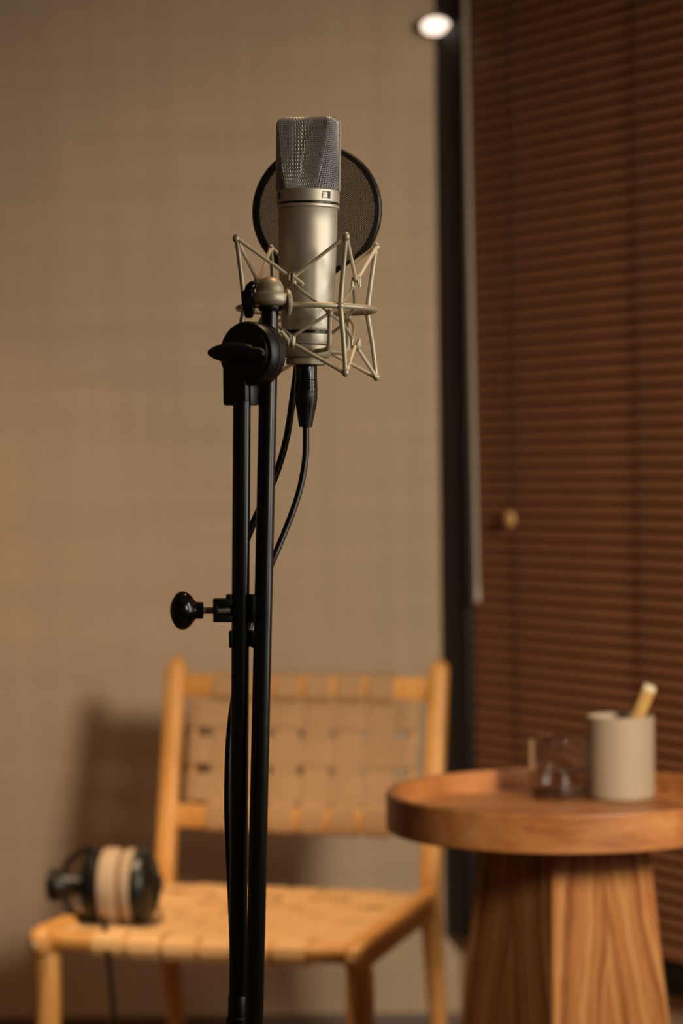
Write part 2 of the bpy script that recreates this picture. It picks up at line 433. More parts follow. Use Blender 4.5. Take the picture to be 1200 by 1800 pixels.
# head: flat sloping faces front and back on a cylinder, woven wire over a dark inner gauze
ZB, ZT = mz(336.6), mz(211)
def head_ring(z, inset=0.0):
    t = (z - ZB) / (ZT - ZB)
    d = (26.8 - 10.0 * t) * mm
    Rr = 30.1 * mm
    rnd = 6.5 * mm; dz = z - (ZT - rnd)
    ins = inset
    if dz > 0: ins += rnd - math.sqrt(max(rnd * rnd - dz * dz, 0))
    pts = []; te = math.degrees(math.acos(min(d / Rr, 1)))
    NF, NS = 30, 22
    for half in (0, 180):
        for i in range(NF):                                   # flat face, straight chord
            q = -1 + 2 * (i + 0.5) / NF
            pts.append((Rr * math.sin(R(te)) * q, -d, half))
        for i in range(NS):                                   # cylinder side
            th = te + (180 - 2 * te) * (i + 0.5) / NS
            pts.append((Rr * math.sin(R(th)), -Rr * math.cos(R(th)), half))
    out = []
    for x, y, half in pts:
        if half: x, y = -x, -y
        L = math.hypot(x, y); k_ = max(L - ins, 0.001) / L
        x, y = x * k_, y * k_
        a = R(FAC); out.append(Vector((x * math.cos(a) - y * math.sin(a), x * math.sin(a) + y * math.cos(a), z)))
    return out
levels = [ZB + (ZT - 6.5*mm - ZB) * i / 20 for i in range(21)] + [ZT - 6.5*mm + 6.5*mm * math.sin(R(a)) for a in (18, 36, 54, 72, 86)]
mb = MB(); n = len(head_ring(ZB))
rings = [head_ring(z_, 1.1*mm) for z_ in levels]
vs = [p for r_ in rings for p in r_]
fs = [(i * n + k, i * n + (k + 1) % n, (i + 1) * n + (k + 1) % n, (i + 1) * n + k) for i in range(len(rings) - 1) for k in range(n)] + [tuple((len(rings) - 1) * n + k for k in range(n))]
mb.add(vs, fs); mb.build('inner_gauze', M_inner, mic)
mb = MB()
ROWS = 40
zs = []
for i in range(ROWS * 2 + 1):
    t = i / (ROWS * 2); s_ = t * (ZT - 6.5*mm - ZB + 6.5*mm * math.pi / 2)
    flat = ZT - 6.5*mm - ZB
    zs.append(ZB + s_ if s_ <= flat else ZT - 6.5*mm + 6.5*mm * math.sin(min((s_ - flat) / (6.5*mm), math.pi / 2 * 0.97)))
wr = 0.40 * mm
grid = [head_ring(z_) for z_ in zs]
cen = [sum(g, Vector()) / n for g in grid]
def weave(i, k, sgn):
    p = grid[i][k]; rad = Vector((p.x - cen[i].x, p.y - cen[i].y, 0)).normalized()
    return p + rad * (sgn * 0.34 * mm)
for k in range(n):                                            # upright wires pass over and under
    tube(mb, [weave(i, k, (1 if ((i // 2) + k) % 2 else -1) if i % 2 == 0 else 0) for i in range(len(zs))], wr, 4, cap=False)
for i in range(0, len(zs) - 1, 2):                            # level wires
    tube(mb, [weave(i, k, -1 if ((i // 2) + k) % 2 else 1) for k in range(n)], wr, 4, closed=True)
top_r = grid[-1]
for q in range(-10, 11):                                      # the little flat roof
    a = R(FAC); c_ = Vector((math.cos(a), math.sin(a), 0)); s2 = Vector((-math.sin(a), math.cos(a), 0))
    if abs(q) <= 6:
        tube(mb, [c_ * (-0.024) + s2 * (q * 1.6*mm) + Vector((0, 0, ZT)), c_ * 0.024 + s2 * (q * 1.6*mm) + Vector((0, 0, ZT))], wr, 4)
    tube(mb, [c_ * (q * 2.2*mm) + s2 * (-0.0105) + Vector((0, 0, ZT)), c_ * (q * 2.2*mm) + s2 * 0.0105 + Vector((0, 0, ZT))], wr, 4)
o = mb.build('wire_grille', M_wire, mic); o['kind'] = 'stuff'
# smooth seam band over both sides and the top
mb = MB(); path = []
Rb, rc = 30.6*mm, 7.0*mm
path += [Vector((-Rb, 0, ZB)), Vector((-Rb, 0, ZT + 0.6*mm - rc))]
path += [Vector((-Rb + rc - rc * math.cos(R(a)), 0, ZT + 0.6*mm - rc + rc * math.sin(R(a)))) for a in (15, 30, 45, 60, 75, 90)]
path += [Vector((-p.x, 0, p.z)) for p in reversed(path)]
strip(mb, path, (0, 1, 0), 5.0*mm, 1.3*mm, Matrix.Rotation(R(FAC), 4, 'Z')); mb.build('seam_band', M_nickel, mic)

# ------------------------------------------------------------------ shock mount
mount = tag(empty('shock_mount', MIC), 'open wire cradle with elastic bands around the studio microphone', 'microphone mount')
ZR = 52.8*mm
mb = MB(); tube(mb, [pol(a * 5, 64.7*mm, ZR) for a in range(72)], 2.75*mm, 10, closed=True); mb.build('ring', M_mount, mount)
LEGS = (29, 119, -151, -61); HOOKS = (-16, 74, 164, -106)
for az in LEGS:
    mb = MB()
    p = [pol(az, 76.5*mm, -9.0*mm), pol(az, 76*mm, -5*mm), pol(az, 72*mm, 22*mm), pol(az, 65.5*mm, ZR), pol(az, 69.5*mm, 82*mm), pol(az, 74*mm, 111*mm), pol(az, 74.6*mm, 115*mm)]
    tube(mb, p, [2.9*mm, 2.2*mm, 2.3*mm, 2.6*mm, 2.3*mm, 2.2*mm, 2.9*mm], 10)
    mb.build('rod', M_mount, mount)
    mb = MB(); ball(mb, pol(az, 65.2*mm, ZR), 4.2*mm); mb.build('rod_joint', M_mount, mount)
    for z_, zs_ in ((117*mm, 1), (-10.5*mm, -1)):
        mb = MB(); ball(mb, pol(az, 75.2*mm if zs_ > 0 else 76.7*mm, z_ - zs_ * 1.5*mm), 3.4*mm, sz=1.25); mb.build('rod_cap', M_mount, mount)
# inner cradle
mb = MB(); lathe(mb, [(0, 7.2*mm), (21.5*mm, 7.2*mm), (23.2*mm, 9*mm), (24.2*mm, 17*mm), (23.6*mm, 18.6*mm), (0, 18.6*mm)], 64); mb.build('cradle_cup', M_mount, mount)
mb = MB(); lathe(mb, [(0, 0), (17.4*mm, 0), (18.6*mm, 0.9*mm), (18.6*mm, 6.4*mm), (18.0*mm, 7.2*mm), (0, 7.2*mm)], 64); nut = mb.build('lock_nut', M_mount, mount)
mb = MB(); NK = 60                                            # diamond knurling: two crossing sets of fine ridges
for k in range(NK):
    for s_ in (1, -1):
        a0 = 360 * k / NK
        tube(mb, [pol(a0 + s_ * (i - 1.5) * 3.4, 18.6*mm, 1.3*mm + i * 1.55*mm) for i in range(4)], 0.33*mm, 4)
mb.build('knurl', M_mount, nut)
def hookpath(az, up):
    z_ = 78*mm if up else 20*mm; s_ = 1 if up else -1
    return [pol(az, 45*mm, z_ - s_ * 5*mm), pol(az, 46*mm, z_ + s_ * 3*mm), pol(az, 48.5*mm, z_ + s_ * 5.5*mm), pol(az, 51*mm, z_ + s_ * 3*mm), pol(az, 51*mm, z_ - s_ * 5*mm)]
for az in LEGS:
    mb = MB()
    tube(mb, spline([pol(az, 22*mm, 13*mm), pol(az, 38*mm, 13.4*mm), pol(az, 43.5*mm, 16*mm), pol(az, 45*mm, 22*mm), pol(az, 45*mm, 34*mm), pol(az, 45*mm, 48*mm)], 4), 2.1*mm, 8)
    mb.build('upright', M_mount, mount)
    mb = MB(); ball(mb, pol(az, 45*mm, 47*mm), 3.5*mm, sz=1.3); mb.build('upright_cap', M_mount, mount)
    for dz in (-45, 45):
        for up in (True, False):
            h = az + dz
            z_ = 78*mm if up else 20*mm; s_ = 1 if up else -1
            sd = 2.2 if dz < 0 else -2.2
            P_ = [pol(az, 45*mm, 47*mm), pol(az + dz * 0.4, 45.5*mm, 47*mm + (z_ - s_ * 6*mm - 47*mm) * 0.42), pol(h + sd * 2.2, 45*mm, z_ - s_ * 7*mm)]
            if dz < 0: P_ += [pol(h + sd, 45*mm, z_ - s_ * 3*mm)] + [pol(h + sd, q.xy.length, q.z) for q in hookpath(h, up)[1:]]
            else: P_ += [pol(h + sd, 45*mm, z_ - s_ * 3*mm), pol(h + sd, 45.5*mm, z_ + s_ * 3*mm), pol(h + sd, 48*mm, z_ + s_ * 5.2*mm), pol(h + sd, 50.6*mm, z_ + s_ * 3*mm), pol(h + sd, 50.6*mm, z_ - s_ * 2*mm)]
            mb = MB(); tube(mb, spline(P_, 4), 1.5*mm, 8); mb.build('hook_wire', M_mount, mount)
for az in LEGS:
    for dz in (-45, 45):
        for up in (True, False):
            z_ = 78*mm if up else 20*mm; s_ = 1 if up else -1
            tip = pol(az, 75.5*mm if up else 77*mm, 116.5*mm if up else -10*mm)
            hk = pol(az + dz - (3.5 if dz > 0 else -3.5), 48.6*mm, z_ + s_ * 2.6*mm)
            dr = (tip - hk).normalized()
            mb = MB(); tube(mb, [hk - dr * 3*mm, hk, hk + (tip - hk) * 0.5, tip - dr * 2.5*mm, tip], [1.6*mm, 1.7*mm, 1.75*mm, 1.9*mm, 2.4*mm], 8)
            mb.build('elastic_band', M_band, mount)
mb = MB(); p = pol(-16, 50*mm, 79*mm); tube(mb, [p + Vector((2*mm, -1*mm, 1*mm)), p + Vector((11*mm, -3*mm, -7*mm))], 1.9*mm, 8); mb.build('band_end', M_band, mount)
mb = MB(); p = pol(-16, 50*mm, 21*mm); tube(mb, [p + Vector((-2*mm, -1*mm, 0)), p + Vector((-9*mm, -3*mm, 8*mm))], 1.9*mm, 8); mb.build('band_end', M_band, mount)
# swivel joint on top of the boom
BY = 2.205
MI = MIC.inverted()
jc = MI @ at(474, 540, BY)                                    # bottom centre of the dome, in mount space
q = BY / FPX
mb = MB(); lathe(mb, [(0, 2*q), (22*q, 2*q), (28*q, 4*q), (31.5*q, 8*q), (32.5*q, 12*q), (32.5*q, 22*q), (31*q, 24.5*q), (26*q, 25.5*q), (25*q, 27*q), (24.5*q, 32*q), (22*q, 40*q), (17*q, 47.5*q), (9*q, 52.5*q), (0, 54*q)], 48, Matrix.Translation(jc)); mb.build('swivel_dome', M_mount, mount)
# toothed friction disc, bolt and clamping lever
dc = jc + Vector((31*q, 0.004, 8*q))
mb = MB(); lathe(mb, [(0, -5*q), (20*q, -5*q), (25*q, -3*q), (25*q, 1*q), (22*q, 4*q), (0, 6*q)], 32, along(dc, dc + Vector((1, 0.25, 0)))); mb.build('friction_disc', M_mount, mount)
ra = R(-28); rp = pol(-28, 64.7*mm, ZR)
mb = MB(); tube(mb, [dc, dc + (rp - dc) * 0.45, dc + (rp - dc) * 0.46, dc + (rp - dc) * 0.8, dc + (rp - dc) * 0.81, rp], [5*q, 5*q, 10*q, 10*q, 5.5*q, 5.5*q], 14); mb.build('bolt', M_mount, mount)
lv = jc + Vector((-37*q, 0, 12*q))
mb = MB(); tube(mb, [jc + Vector((-22*q, 0, 14*q)), lv], 6*q, 12); mb.build('lever_pin', M_steel, mount)
mb = MB(); lb = jc + Vector((-37*q, -4*q, 0))
prof = [(27.5, 9, 11.5), (27, 11.5, 13), (24, 12.5, 14), (10, 12.2, 13.5), (0, 11.5, 12), (-10, 9.5, 10), (-17, 7.5, 8), (-20, 5.5, 6)]
vs = []
for z_, hx, hy in prof:
    for k in range(16):
        a = 2 * math.pi * k / 16; ca, sa = math.cos(a), math.sin(a)
        vs.append(lb + Vector((hx * q * math.copysign(abs(ca) ** 0.6, ca) + z_ * -0.04 * q, hy * q * math.copysign(abs(sa) ** 0.6, sa), z_ * q)))
mb.add(vs, [(i * 16 + k, i * 16 + (k + 1) % 16, (i + 1) * 16 + (k + 1) % 16, (i + 1) * 16 + k) for i in range(len(prof) - 1) for k in range(16)] + [tuple(range(16)), tuple((len(prof) - 1) * 16 + k for k in range(16))])
tube(mb, [lb + Vector((-2*q, 0, 24*q)), lb + Vector((2*q, 0, 33*q)), lb + Vector((8*q, 0, 40*q)), lb + Vector((10*q, 0, 43*q))], [8*q, 8.5*q, 7.5*q, 4*q], 12)
mb.build('clamp_lever', M_gloss, mount)

# ------------------------------------------------------------------ stand
SY = 2.185
t0, t1 = at(425, 700, SY), at(418, 1760, SY)
dirn = (t1 - t0).normalized(); foot = t0 + dirn * ((t0.z - 0.02) / -dirn.z)
stand = tag(empty('microphone_stand', Vector((foot.x, foot.y, 0))), 'tall black microphone stand with its boom arm folded down beside the upright', 'microphone stand')
SI = stand.matrix_world.inverted()
s = SY / FPX
def seg_obj(name, mat, pts, rad, seg=32, parent=stand, inv=SI):
    mb = MB(); tube(mb, [inv @ Vector(p) for p in pts], rad, seg); return mb.build(name, mat, parent)
seg_obj('upper_tube', M_stand, [t0 - (t0 - t1).normalized() * 0.003, t1], 15.6 * s)
c0 = at(417.5, 1747, SY)
seg_obj('height_clutch', M_plastic, [c0, at(417.3, 1750, SY), at(417.2, 1784, SY), at(417.1, 1786, SY), at(417, 1789, SY), at(415, 1900, SY), at(415, 1910, SY)], [14.8*s, 16.5*s, 16.8*s, 16.8*s, 20*s, 20.5*s, 18*s])
seg_obj('lower_tube', M_stand, [at(415, 1905, SY), foot], 18 * s)
for k in range(3):
    a = R(90 + 120 * k + 20); dvec = Vector((math.cos(a), math.sin(a), 0))
    f0 = Vector((foot.x, foot.y, 0.11)) + dvec * 0.02
    l_ = seg_obj('leg', M_stand, [f0, Vector((foot.x, foot.y, 0.018)) + dvec * 0.3], 0.008, 14)
    e = Vector((foot.x, foot.y, 0.0)) + dvec * 0.3
    seg_obj('rubber_foot', M_rubber, [Vector((foot.x, foot.y, 0.026)) + dvec * 0.275, Vector((foot.x, foot.y, 0.0125)) + dvec * 0.315], 0.012, 14, l_)
mb = MB(); lathe(mb, [(0, 0.02), (0.03, 0.02), (0.034, 0.04), (0.034, 0.12), (0.022, 0.15), (0, 0.15)], 32, Matrix.Translation((0, 0, 0))); mb.build('leg_hub', M_plastic, stand)
# boom
b_top, b_mid, b_bot = at(474.6, 541, BY), at(471, 680, 2.199), at(446.5, 1800, 2.158)
b_end = b_bot + (b_bot - b_mid).normalized() * 0.12
seg_obj('boom_arm', M_stand, [b_top, b_mid, b_bot, b_end], [14.8 * q, 15.8 * q, 15.8 * q, 15.8 * q])
seg_obj('boom_end_cap', M_rubber, [b_end - (b_end - b_bot).normalized() * 0.02, b_end + (b_end - b_bot).normalized() * 0.006], 16.8 * q)
mb = MB(); tc = SI @ at(474.4, 541, BY)
lathe(mb, [(0, 8*q), (19*q, 8*q), (20.5*q, 5*q), (20.5*q, -2*q), (18*q, -6*q), (15.2*q, -7*q), (0, -7*q)], 40, Matrix.Translation(tc)); mb.build('thread_collar', M_plastic, stand)
# boom clutch: disc facing the camera's left
A = Vector((-math.sin(R(31)), -math.cos(R(31)), 0)); Bv = Vector((math.cos(R(31)), -math.sin(R(31)), 0))
cc = at(443, 622, 2.188)
def CL(pt): return SI @ pt
CM = frame(SI @ cc, Bv, Vector((0, 0, 1)), A)                 # local x across, y up, z towards the viewer
rc_ = 29.0*mm
mb = MB(); lathe(mb, [(0, -13.5*mm), (rc_ - 2.5*mm, -13.5*mm), (rc_, -11*mm), (rc_, -1.2*mm), (rc_ - 0.9*mm, -0.5*mm), (0, -0.5*mm)], 72, CM); mb.build('clutch_back', M_plastic, stand)
mb = MB(); lathe(mb, [(0, -0.5*mm), (rc_ - 0.9*mm, -0.5*mm), (rc_, 0.2*mm), (rc_, 8.5*mm), (rc_ - 1.2*mm, 10.6*mm), (rc_ - 4.2*mm, 11.6*mm), (rc_ - 4.8*mm, 11.2*mm), (rc_ - 5.4*mm, 12.6*mm), (rc_ - 8*mm, 13.2*mm), (0, 13.4*mm)], 72, CM); clf = mb.build('clutch_front', M_plastic, stand)
mb = MB(); box(mb, (-12*mm, -29.2*mm, 1*mm), (25.2*mm, 34.4*mm, 23*mm), 2.2*mm, CM); mb.build('clutch_stem', M_plastic, stand)
mb = MB(); box(mb, (0, 0, 0), (11*mm, 21*mm, 15*mm), 1.5*mm, frame(SI @ at(440, 692, 2.19), Bv, Vector((0, 0, 1)), A)); mb.build('clutch_stem_lug', M_plastic, stand)
# wing knob
mb = MB(); lathe(mb, [(9*mm, 12*mm), (8*mm, 18*mm), (0, 18*mm)], 24, CM @ Matrix.Translation((0.5*mm, 0, 0))); mb.build('knob_hub', M_plastic, stand)
mb = MB(); ring = []
prof = [(-31, 1.2, 1.0), (-28.5, 3.4, 2.6), (-24, 5.6, 4.6), (-17, 7.8, 6.0), (-8, 9.2, 7.0), (2, 9.4, 7.2), (11, 8.4, 6.8), (17, 7.0, 6.0), (17.8, 5.6, 5.2), (26, 4.4, 4.2), (29, 2.6, 2.6)]
vs = []; SG = 18
for x, hy, hz in prof:
    for k in range(SG):
        a = 2 * math.pi * k / SG; ca, sa = math.cos(a), math.sin(a)
        pw_ = 0.82
        vs.append((x*mm, hy*mm * math.copysign(abs(sa) ** pw_, sa), (17.5 + hz * math.copysign(abs(ca) ** pw_, ca))*mm))
fs = [(i * SG + k, i * SG + (k + 1) % SG, (i + 1) * SG + (k + 1) % SG, (i + 1) * SG + k) for i in range(len(prof) - 1) for k in range(SG)] + [tuple(range(SG)), tuple((len(prof) - 1) * SG + k for k in range(SG))]
mb.add(vs, fs, CM @ Matrix.Translation((-5.2*mm, 0.6*mm, 0)) @ Matrix.Rotation(R(-2), 4, 'Z')); mb.build('wing_knob', M_plastic, stand, smooth=45)

# ------------------------------------------------------------------ pop filter
PY = 2.386
pc = at(556.5, 371, PY)
cl = at(425, 1073, SY)
pop = tag(empty('pop_filter', cl), 'round black mesh pop filter behind the microphone, its gooseneck clamped to the stand', 'pop filter')
PI_ = pop.matrix_world.inverted()
pn = Vector((-math.sin(R(14)), -math.cos(R(14)), 0)); px = Vector((math.cos(R(14)), -math.sin(R(14)), 0))
PM = frame(PI_ @ pc, px, Vector((0, 0, 1)), pn)
rp_ = 65.5*mm
mb = MB(); lathe(mb, [(rp_ - 6.2*mm, -3.4*mm), (rp_ - 1.5*mm, -3.8*mm), (rp_, -2.4*mm), (rp_, 2.4*mm), (rp_ - 1.5*mm, 3.8*mm), (rp_ - 6.2*mm, 3.4*mm)], 96, PM, closed=True); mb.build('rim', M_plastic, pop)
for zl, nm in ((0.0, 'mesh_screen'),):
    mb = MB(); ri = rp_ - 5.8*mm; wv, th = 0.34*mm, 0.3*mm
    for fam in (1, -1):
        dr = Vector((math.cos(R(36)), fam * math.sin(R(36)), 0)); nr = Vector((-dr.y, dr.x, 0))
        pit = 1.52*mm; nW = int(ri / pit) + 1
        for i in range(-nW, nW + 1):
            o_ = i * pit
            if abs(o_) >= ri: continue
            L = math.sqrt(ri * ri - o_ * o_)
            c_ = nr * o_
            e1, e2 = c_ - dr * L, c_ + dr * L
            ww = nr * wv; hh = Vector((0, 0, th))
            mb.add([e1 - ww - hh, e1 + ww - hh, e1 + ww + hh, e1 - ww + hh, e2 - ww - hh, e2 + ww - hh, e2 + ww + hh, e2 - ww + hh],
                   [(0, 1, 2, 3), (7, 6, 5, 4), (0, 4, 5, 1), (1, 5, 6, 2), (2, 6, 7, 3), (3, 7, 4, 0)], PM @ Matrix.Translation((0, 0, zl)))
    o = mb.build(nm, M_screen, pop, smooth=0); o['kind'] = 'stuff'
gp = spline([PI_ @ at(*p) for p in ((424, 1062, 2.208), (421, 1020, 2.214), (428, 968, 2.228), (444, 922, 2.244), (464, 878, 2.262), (484, 836, 2.282), (503, 772, 2.308), (515, 695, 2.336), (522, 640, 2.354), (526, 590, 2.369), (529, 545, 2.377), (537, 505, 2.384), (545, 488, 2.386))], 40)
# even out, then rib it
out = [gp[0]]; acc = 0; step = 0.34*mm
for a_, b_ in zip(gp, gp[1:]):
    L = (b_ - a_).length
    while acc + L >= step:
        t = (step - acc) / L; a_ = a_ + (b_ - a_) * t; out.append(a_); L = (b_ - a_).length; acc = 0
    acc += L
mb = MB(); tube(mb, out, [(3.2 + 0.24 * math.sin(2 * math.pi * i / 4)) * mm for i in range(len(out))], 12); mb.build('gooseneck', M_gloss, pop, smooth=60)
# clamp around the upright
xw = PI_.to_3x3() @ (_r)                                      # sideways
Mx = frame(PI_ @ at(425, 1073, SY), _r.normalized(), Vector((0, 1, 0)), Vector((0, 0, 1)))
def px2(u, v): return ((u - 425) * s, (1073 - v) * s)
def cbox(mb, u0, u1, v0, v1, y0, y1, bev=0.8*mm):
    (xa, za), (xb, zb) = px2(u0, v0), px2(u1, v1)
    box(mb, ((xa + xb) / 2, (y0 + y1) / 2, (za + zb) / 2), (xb - xa, y1 - y0, za - zb), bev, Mx)
mb = MB()
cbox(mb, 375, 409, 1052, 1065, -9*mm, 9*mm); cbox(mb, 375, 409, 1081, 1093, -9*mm, 9*mm)
cbox(mb, 375, 384, 1063, 1083, -9*mm, 9*mm); cbox(mb, 375, 409, 1060, 1086, 4*mm, 9*mm)
cbox(mb, 397, 448, 1045, 1094, 8.6*mm, 13*mm)
cbox(mb, 441, 449, 1045, 1094, -9*mm, 12*mm); cbox(mb, 398, 408, 1045, 1056, -8*mm, 12*mm)
mb.build('clamp_jaw', M_plastic, pop)
mb = MB(); cbox(mb, 402, 448, 1109, 1138, 8.6*mm, 13*mm); cbox(mb, 402, 408.5, 1109, 1138, -7*mm, 12*mm); cbox(mb, 441, 448, 1109, 1138, -7*mm, 12*mm); cbox(mb, 418, 434, 1090, 1112, 9*mm, 12.5*mm)
mb.build('clamp_collar', M_plastic, pop)
k0 = Mx @ Vector((px2(352, 1073)[0], -1*mm, 0)); kx = Vector((1, 0, 0))
mb = MB(); xs = [px2(346, 0)[0] + i * 0.5*mm for i in range(62)]
xs = [x for x in xs if x < px2(409, 0)[0]]
tube(mb, [Mx @ Vector((x, -1*mm, 0)) for x in xs], [(5.6 * s + (0.3*mm if i % 2 else -0.2*mm)) for i in range(len(xs))], 14); mb.build('screw', M_steel, pop, smooth=20)
mb = MB()
prof = [(298.5, 0), (299.5, 10), (303, 20), (309, 29), (316, 33.5), (323, 34), (330, 31.5), (337, 25), (342, 18), (345, 15), (352, 15), (357, 14.5), (357.5, 13), (357.5, 0)]
ko = Mx @ Vector((0, -1*mm, 0)); Kr = along(ko, ko + (Mx.to_3x3() @ Vector((1, 0, 0))))
lathe(mb, [(r * s, (u - 425) * s) for u, r in prof], 40, Kr); mb.build('clamp_knob', M_gloss, pop)

# ------------------------------------------------------------------ microphone cable
c_top = at(538, 643, MY)
cable = tag(empty('microphone_cable', MIC), 'black cable and connector hanging from the microphone, running down behind the stand', 'cable')
mb = MB()
lathe(mb, [(0, -0.2*mm), (10.2*mm, -0.2*mm), (10.35*mm, -0.8*mm), (10.35*mm, -13.5*mm), (10.1*mm, -13.8*mm), (10.6*mm, -14.3*mm), (10.6*mm, -16.6*mm), (10.2*mm, -16.9*mm), (10.2*mm, -17.3*mm), (10.8*mm, -17.6*mm), (10.8*mm, -20*mm), (10.4*mm, -20.3*mm), (10.4*mm, -20.7*mm), (10.9*mm, -21*mm), (10.9*mm, -23.6*mm), (0, -23.6*mm)], 48); con = mb.build('connector_barrel', M_gloss, cable)
for i, x in enumerate((-2.2, 0.0, 3.1)):
    mk = MB(); az = 4 + i * 7
    tube(mk, [pol(az, 10.42*mm, -3.6*mm), pol(az + 5, 10.42*mm, -5.2*mm)], 0.16*mm, 4); mk.build('engraved_mark', M_mark, con)
mb = MB()
lathe(mb, [(0, -23.6*mm), (11.0*mm, -23.6*mm), (11.0*mm, -24.6*mm), (10.5*mm, -24.9*mm), (10.5*mm, -25.8*mm), (10.9*mm, -26.1*mm), (10.9*mm, -29.2*mm), (10.5*mm, -29.5*mm), (10.5*mm, -30.2*mm), (10.9*mm, -30.5*mm), (10.7*mm, -33*mm), (9.6*mm, -38*mm), (8.1*mm, -46*mm), (6.6*mm, -56*mm), (6.2*mm, -58.6*mm), (0, -58.8*mm)], 40); boot = mb.build('connector_boot', M_rubber, cable)
for az in (-52, 22, 95, 170, 240):                            # moulded grip ribs
    mk = MB(); tube(mk, [pol(az, 10.3*mm, -33*mm), pol(az + 3, 9.6*mm, -37.5*mm), pol(az + 7, 8.0*mm, -47*mm)], [0.3*mm, 0.8*mm, 0.3*mm], 6); mk.build('grip_rib', M_rubber, boot)
CI = MIC.inverted()
cp = [CI @ at(*p) for p in ((537.4, 748, 2.29), (537.6, 775, 2.289), (536, 810, 2.286), (528, 855, 2.28), (515, 897, 2.272), (499, 938, 2.262), (483, 976, 2.254), (468, 1012, 2.25), (450, 1065, 2.247), (428, 1140, 2.236), (413, 1215, 2.222), (402.5, 1300, 2.21), (399.5, 1400, 2.204), (401, 1480, 2.204), (404.5, 1550, 2.204), (408.5, 1650, 2.205), (411.5, 1745, 2.21), (412, 1900, 2.215), (405, 2300, 2.22), (395, 2800, 2.215))]
fl = at(390, 2900, 2.21)
cp += [CI @ Vector((fl.x - 0.01, fl.y, 0.05)), CI @ Vector((fl.x - 0.05, fl.y + 0.03, 0.004)), CI @ Vector((fl.x - 0.3, fl.y + 0.1, 0.004)), CI @ Vector((fl.x - 0.8, fl.y + 0.05, 0.004))]
mb = MB(); tube(mb, spline(cp, 8), 3.1*mm, 12); mb.build('cable_run', M_rubber, cable)

# ------------------------------------------------------------------ woven chair
YAW = -16.8
CH = Matrix.Translation((-0.166, 4.152, 0)) @ Matrix.Rotation(R(YAW), 4, 'Z')   # local x right, y to the back
chair = tag(empty('woven_chair', CH), 'honey-coloured wooden chair with tan woven strap seat and back', 'chair')
HF, HR = 0.27, 0.25
def ypost(z): return 0.25 + (0.085 * (z - 0.43) / 0.415 if z > 0.43 else 0.09 * (0.43 - z) / 0.43)
for sx in (-1, 1):
    mb = MB(); vs, fs = [], []
    zz = [0, 0.1, 0.2, 0.3, 0.38, 0.43, 0.48, 0.55, 0.65, 0.75, 0.825, 0.836, 0.842, 0.845]
    SG = 16
    for i, z_ in enumerate(zz):
        wd = 0.0125 + 0.0055 * min(z_ / 0.38, 1); dp = 0.0125 + 0.0065 * min(z_ / 0.38, 1)
        shr = {0.836: 0.86, 0.842: 0.62, 0.845: 0.3}.get(z_, 1)
        yy = ypost(z_)
        if 0.3 < z_ < 0.55: yy = 0.25 + (0.085 * 0.05 / 0.415 if z_ >= 0.48 else 0.012 if z_ < 0.4 else 0.004)
        for k in range(SG):
            a = 2 * math.pi * k / SG; ca, sa = math.cos(a), math.sin(a)
            vs.append((sx * (HR + 0.004) + wd * shr * math.copysign(abs(ca) ** 0.55, ca), yy + dp * shr * math.copysign(abs(sa) ** 0.55, sa), z_))
    n_ = len(zz)
    fs = [(i * SG + k, i * SG + (k + 1) % SG, (i + 1) * SG + (k + 1) % SG, (i + 1) * SG + k) for i in range(n_ - 1) for k in range(SG)] + [tuple(range(SG)), tuple((n_ - 1) * SG + k for k in range(SG))]
    mb.add(vs, fs); mb.build('back_post', M_chair, chair)
    # front leg
    mb = MB(); lathe(mb, [(0, 0), (0.0145, 0), (0.0165, 0.01), (0.0195, 0.15), (0.0225, 0.32), (0.023, 0.392), (0.020, 0.402), (0, 0.402)], 24, Matrix.Translation((sx * HF, -0.25, 0))); mb.build('front_leg', M_chair, chair)
    # side rail, its rounded end standing a little proud of the front leg
    mb = MB(); pts = [(-0.297, 0.006), (-0.2945, 0.013), (-0.288, 0.0195), (-0.277, 0.0245), (-0.255, 0.027), (-0.18, 0.027), (0.0, 0.026), (0.15, 0.027), (0.245, 0.029)]
    vs = []
    for y_, h_ in pts:
        t = (y_ + 0.25) / 0.5; x_ = sx * (HF + (HR - HF) * max(0, t)); wd = 0.0175 * min(1, h_ / 0.022)
        for k in range(16):
            a = 2 * math.pi * k / 16; ca, sa = math.cos(a), math.sin(a)
            vs.append((x_ + wd * math.copysign(abs(ca) ** 0.6, ca), y_, 0.423 - 0.008 * t + h_ * math.copysign(abs(sa) ** 0.6, sa)))
    fs = [(i * 16 + k, i * 16 + (k + 1) % 16, (i + 1) * 16 + (k + 1) % 16, (i + 1) * 16 + k) for i in range(len(pts) - 1) for k in range(16)] + [tuple(range(16)), tuple((len(pts) - 1) * 16 + k for k in range(16))]
    mb.add(vs, fs); mb.build('side_rail', M_chair, chair)
    mb = MB(); lathe(mb, [(0, -0.004), (0.004, -0.004), (0.004, 0.002), (0, 0.003)], 12, Matrix.Translation((sx * HF, -0.2955, 0.424)) @ Matrix.Rotation(R(90), 4, 'X')); mb.build('joint_plug', M_tip, chair)
    # side spindle that carries the level back straps
    mb = MB(); tube(mb, [(sx * 0.212, ypost(0.56) + 0.002, 0.56), (sx * 0.212, ypost(0.79) + 0.002, 0.79)], 0.006, 10); mb.build('back_spindle', M_chair, chair)
mb = MB(); tube(mb, spline([(-HF + 0.01, -0.25, 0.424), (-0.15, -0.252, 0.421), (0, -0.253, 0.417), (0.15, -0.252, 0.421), (HF - 0.01, -0.25, 0.424)], 5), 0.0165, 16); mb.build('front_rail', M_chair, chair)
mb = MB(); tube(mb, [(-HR + 0.01, 0.242, 0.418), (HR - 0.01, 0.242, 0.418)], 0.0145, 14); mb.build('rear_rail', M_chair, chair)
